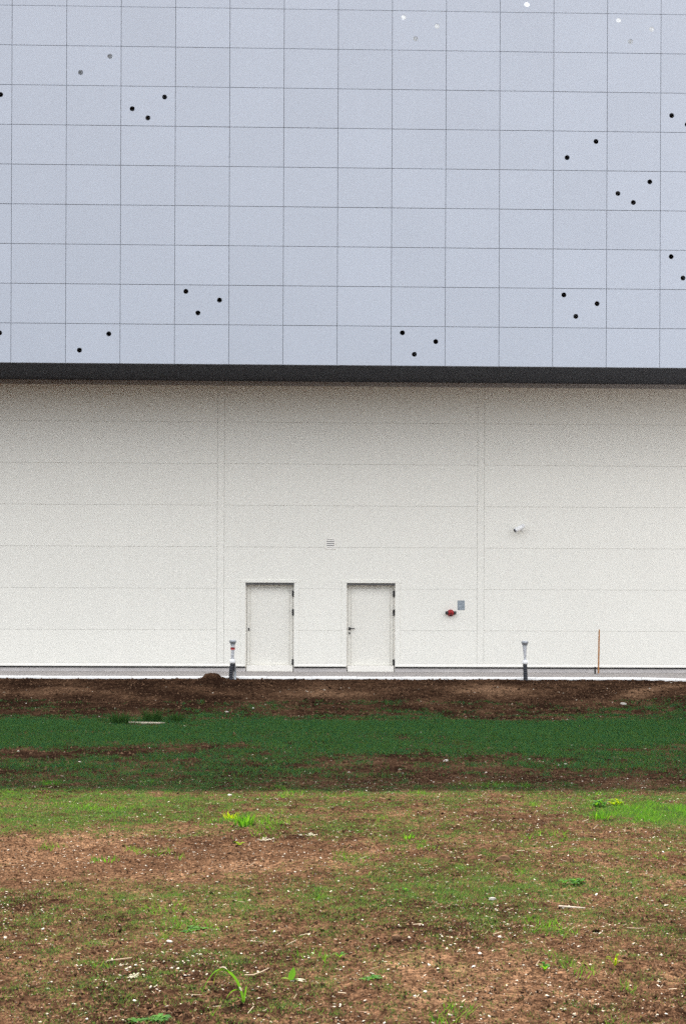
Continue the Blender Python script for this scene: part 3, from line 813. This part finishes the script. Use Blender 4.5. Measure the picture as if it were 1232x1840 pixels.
# ------------------------------------------------------------------ uncountable ground cover
def sample(n, d0, d1, power, margin=2.0):
    """points in the field; number per square metre falls with distance as d**-power"""
    u = rng.random(n)
    e = 2 - power                                  # width grows with d
    d = (d0**e + u*(d1**e - d0**e))**(1/e) if abs(e) > 1e-6 else d0*(d1/d0)**u
    u2 = rng.random(n)*2 - 1
    x = u2*(0.262*d + margin) + 0.025*d
    tail = rng.random(n) < .32                      # thins out to both sides of the mown strip
    x = np.where(tail, x + np.sign(u2)*rng.exponential(4.0, n), x)
    x = np.where(x > 8.7, 8.7 - rng.random(n)*10, x)     # nothing grows on the pavement
    return x, CAM_Y + d, d
def ell(x, y, cx, cy, rx, ry):
    return np.exp(-(((x-cx)/rx)**2 + ((y-cy)/ry)**2))
def grass_density(x, y, d):
    """how green each spot of the field is, 0..1"""
    n = fbm(x*.42, y*.45, 4, 21); n2 = fbm(x*2.3, y*2.0, 3, 31)
    shade = np.clip((d-15.2)/1.5, 0, 1)
    base = np.interp(d, [6, 8, 9.3, 10, 11, 11.8, 13, 15.5, 17.5, 20, 21, 24.0, 25.0, 25.7, 26.4, 31], [.27, .30, .38, .38, .31, .40, .43, .43, .34, .44, .70, .84, .72, .34, .06, .02])
    n3_ = fbm(x*6, y*5, 3, 35)
    streak = fbm(x*.35, y*1.3, 3, 37)
    sunny = np.clip((16 - d)/2, 0, 1)
    g_ = base + (.5 - .22*sunny)*n + (.5 - .15*sunny)*n2 + .6*n3_ + .5*streak*np.clip((d-15)/3, 0, 1)
    g_ = g_ - .75*ell(x, y, -1.6, -23.4, 1.5, .9) - .4*ell(x, y, -.3, -22.9, 1.3, .5) + .35*ell(x, y, -.8, -25.0, .9, .6)
    g_ = g_ + .28*ell(x, y, -2.6, -20.2, 1.6, 1.8) + .9*ell(x, y, 3.3, -20.9, .75, .7) - .35*ell(x, y, 2.2, -21.6, .8, 1.0)
    g_ = g_ + .25*ell(x, y, 1.3, -24.6, 1.0, .8) - .3*ell(x, y, 1.6, -27.4, 1.0, .8)
    g_ = g_ - .6*ell(x, y, -2.9, -10.2, .8, .35) - .45*ell(x, y, -3.6, -15.0, 1.6, 1.0) - .45*ell(x, y, 2.5, -17.2, 2.6, 1.1) - .3*ell(x, y, 4.5, -9.0, 1.2, .5)
    return np.clip(g_, 0, 1)

def blades(n, d0, d1, power, h, w, name, label, mat, dens, gamma=1.6):
    x, y, d = sample(n, d0, d1, power)
    p = dens(x, y, d)**gamma
    keep = rng.random(n) < p
    x, y, d, p = x[keep], y[keep], d[keep], p[keep]
    z = ground_z(x, y)
    k = len(x)
    a = rng.random(k)*2*np.pi; hh = h*(.45 + .75*rng.random(k))*(.6 + .55*p); ww = w*(.7 + .6*rng.random(k))*np.clip(d/12, .75, 2.2)
    ln = hh*(.25 + 1.1*rng.random(k)); a2 = rng.random(k)*2*np.pi
    sx, sy = np.cos(a)*ww/2, np.sin(a)*ww/2
    lx, ly = np.cos(a2)*ln, np.sin(a2)*ln
    v_ = np.empty((k, 3, 3))
    v_[:,0] = np.stack([x-sx, y-sy, z-.003], -1); v_[:,1] = np.stack([x+sx, y+sy, z-.003], -1)
    v_[:,2] = np.stack([x+lx, y+ly, z+hh], -1)
    t = np.arange(k*3).reshape(k, 3)
    o = link(name, np_mesh(name, v_.reshape(-1, 3), t, mat))
    tag(o, label, 'grass', kind='stuff'); return o
blades(2300000, 5.3, 16.5, 1.5, .024, .0034, 'sparse_grass', 'sparse young grass seedlings on the sunlit soil in the foreground', M['grass'], grass_density, 1.4)
blades(800000, 16.5, 28.5, 1.0, .055, .0056, 'shaded_grass', 'dense young grass in the shade of the building', M['grass'], grass_density, 1.2)
lush = lambda x, y, d: np.clip(2.2*ell(x, y, 3.5, -20.8, .85, .66)*(.55 + 1.1*fbm(x*4, y*3, 2, 53)) + .9*ell(x, y, -.62, -21.45, .35, .28) + .5*ell(x, y, -2.9, -19.8, 1.2, 1.0)*(fbm(x*3, y*2, 2, 44) > .1)
                               + .8*(fbm(x*1.7, y*1.1, 3, 47) > .36) - .15, 0, 1)
blades(300000, 5.5, 16.0, 1.2, .06, .0046, 'lush_grass', 'taller bright green grass patches scattered over the sunlit soil', M['weed'], lush, 1.3)

def crumbs(n, d0, d1, power, s0, s1, name, label, mat):
    """fine angular crumbs: small three-sided heaps"""
    x, y, d = sample(n, d0, d1, power)
    keep = y < kerb_front(x) - .03
    x, y = x[keep], y[keep]; k = len(x); z = ground_z(x, y)
    s_ = (s0 + (s1-s0)*rng.random(k)**2.5)[:,None]
    a = rng.random((k,1))*2*np.pi + np.array([[0, 2.1, 4.2]]) + .5*rng.random((k,3))
    r_ = s_*(.35 + .4*rng.random((k,3)))
    v_ = np.empty((k, 4, 3))
    v_[:,:3,0] = x[:,None] + np.cos(a)*r_; v_[:,:3,1] = y[:,None] + np.sin(a)*r_; v_[:,:3,2] = z[:,None] - s_*.15
    v_[:,3,0] = x + s_[:,0]*(rng.random(k)-.5)*.5; v_[:,3,1] = y + s_[:,0]*(rng.random(k)-.5)*.5; v_[:,3,2] = z + s_[:,0]*(.3 + .5*rng.random(k))
    f0 = np.array([[0,1,3],[1,2,3],[2,0,3]])
    t = (f0[None] + (np.arange(k)*4)[:,None,None]).reshape(-1, 3)
    tag(link(name, np_mesh(name, v_.reshape(-1, 3), t, mat)), label, 'soil', kind='stuff')
def lumps(n, d0, d1, power, s0, s1, name, label, mat, flat, dens=None, tall=1.0):
    """low irregular crumbs or shards (octahedra pulled out of shape)"""
    x, y, d = sample(n, d0, d1, power)
    if dens is not None:
        keep = rng.random(n) < dens(x, y, d); x, y, d = x[keep], y[keep], d[keep]
    k = len(x); z = ground_z(x, y)
    s = s0 + (s1-s0)*rng.random(k)**3.0
    a = rng.random(k)*2*np.pi
    base = np.array([[1,0,0],[0,1,0],[-1,0,0],[0,-1,0],[0,0,1],[0,0,-1]], float)
    v_ = base[None]*(.6 + .8*rng.random((k, 6, 1)))
    v_ = v_ + .25*(rng.random((k, 6, 3)) - .5)
    v_[:,:,0] *= (.7 + .9*rng.random((k,1))); v_[:,:,2] *= flat*(.6+.8*rng.random((k,1)))
    ti = (rng.random((k,1))-.5)*1.0*tall
    v_[:,:,2] += ti*v_[:,:,0]
    c, s_ = np.cos(a)[:,None], np.sin(a)[:,None]
    xr = v_[:,:,0]*c - v_[:,:,1]*s_; yr = v_[:,:,0]*s_ + v_[:,:,1]*c
    v_[:,:,0], v_[:,:,1] = xr, yr
    v_ *= (s*.5)[:,None,None]
    v_[:,:,0] += x[:,None]; v_[:,:,1] += y[:,None]; v_[:,:,2] += (z + s*.12)[:,None]
    f0 = np.array([[0,1,4],[1,2,4],[2,3,4],[3,0,4],[1,0,5],[2,1,5],[3,2,5],[0,3,5]])
    t = (f0[None] + (np.arange(k)*6)[:,None,None]).reshape(-1, 3)
    o = link(name, np_mesh(name, v_.reshape(-1, 3), t, mat))
    tag(o, label, 'gravel', kind='stuff'); return o
crumbs(270000, 5.3, 17.0, 1.5, .005, .022, 'fine_crumbs', 'fine angular soil crumbs over the sunlit field', M['clod'])
crumbs(26000, 17.0, 32.2, .3, .015, .05, 'shaded_crumbs', 'fine soil crumbs in the shade below the building', M['clod'])
crumbd = lambda x, y, d: np.clip(.35 + 1.4*fbm(x*.9, y*.7, 3, 71), .06, 1)
lumps(40000, 5.3, 31.6, 1.5, .006, .032, 'soil_crumbs', 'brown soil crumbs covering the field', M['clod'], .6, crumbd)
clodd = lambda x, y, d: np.clip(3.0*(fbm(x*.75, y*.9, 3, 71) - .16), 0, 1)
lumps(9000, 5.3, 26.0, 1.2, .015, .05, 'turned_clods', 'clusters of dark turned clods on the field', M['clod'], .6, clodd)
bank = lambda x, y, d: (y < kerb_front(x) - .02) | (heap_z(x, y) > .02)
lumps(7000, 25.5, 32.2, 0.0, .01, .07, 'bank_clods', 'brown soil clods on the shaded bank below the kerb', M['clod'], .6, bank)
chipd = lambda x, y, d: np.clip(.5 + .7*fbm(x*1.1, y*.8, 3, 61), .15, 1)
lumps(66000, 5.3, 16.5, 1.5, .004, .022, 'pale_chips', 'pale stone chips and dry flakes strewn over the sunlit soil', M['chip'], .35, chipd)
lumps(1500, 16.5, 31.4, 0.8, .015, .055, 'shaded_chips', 'few pale stone chips in the shaded grass and bank', M['chip'], .4, chipd)

def straws(n):
    x, y, d = sample(n, 5.3, 16, 1.6); z = ground_z(x, y); a = rng.random(n)*2*np.pi
    l = .015 + .05*rng.random(n)**2; w = .0008 + .0010*rng.random(n)
    dx, dy = np.cos(a)*l/2, np.sin(a)*l/2; px, py = -np.sin(a)*w, np.cos(a)*w
    zt = (rng.random(n)-.3)*l*.5
    v_ = np.empty((n, 4, 3))
    v_[:,0] = np.stack([x-dx-px, y-dy-py, z+.006-zt*.2], -1); v_[:,1] = np.stack([x-dx+px, y-dy+py, z+.008-zt*.2], -1)
    v_[:,2] = np.stack([x+dx+px, y+dy+py, z+.008+zt], -1); v_[:,3] = np.stack([x+dx-px, y+dy-py, z+.006+zt], -1)
    q = np.arange(n*4).reshape(n, 4)
    tag(link('straw_litter', np_mesh('straw_litter', v_.reshape(-1, 3), q, M['straw'])), 'short pale straw litter on the sunlit soil', 'straw', kind='stuff')
straws(2400)
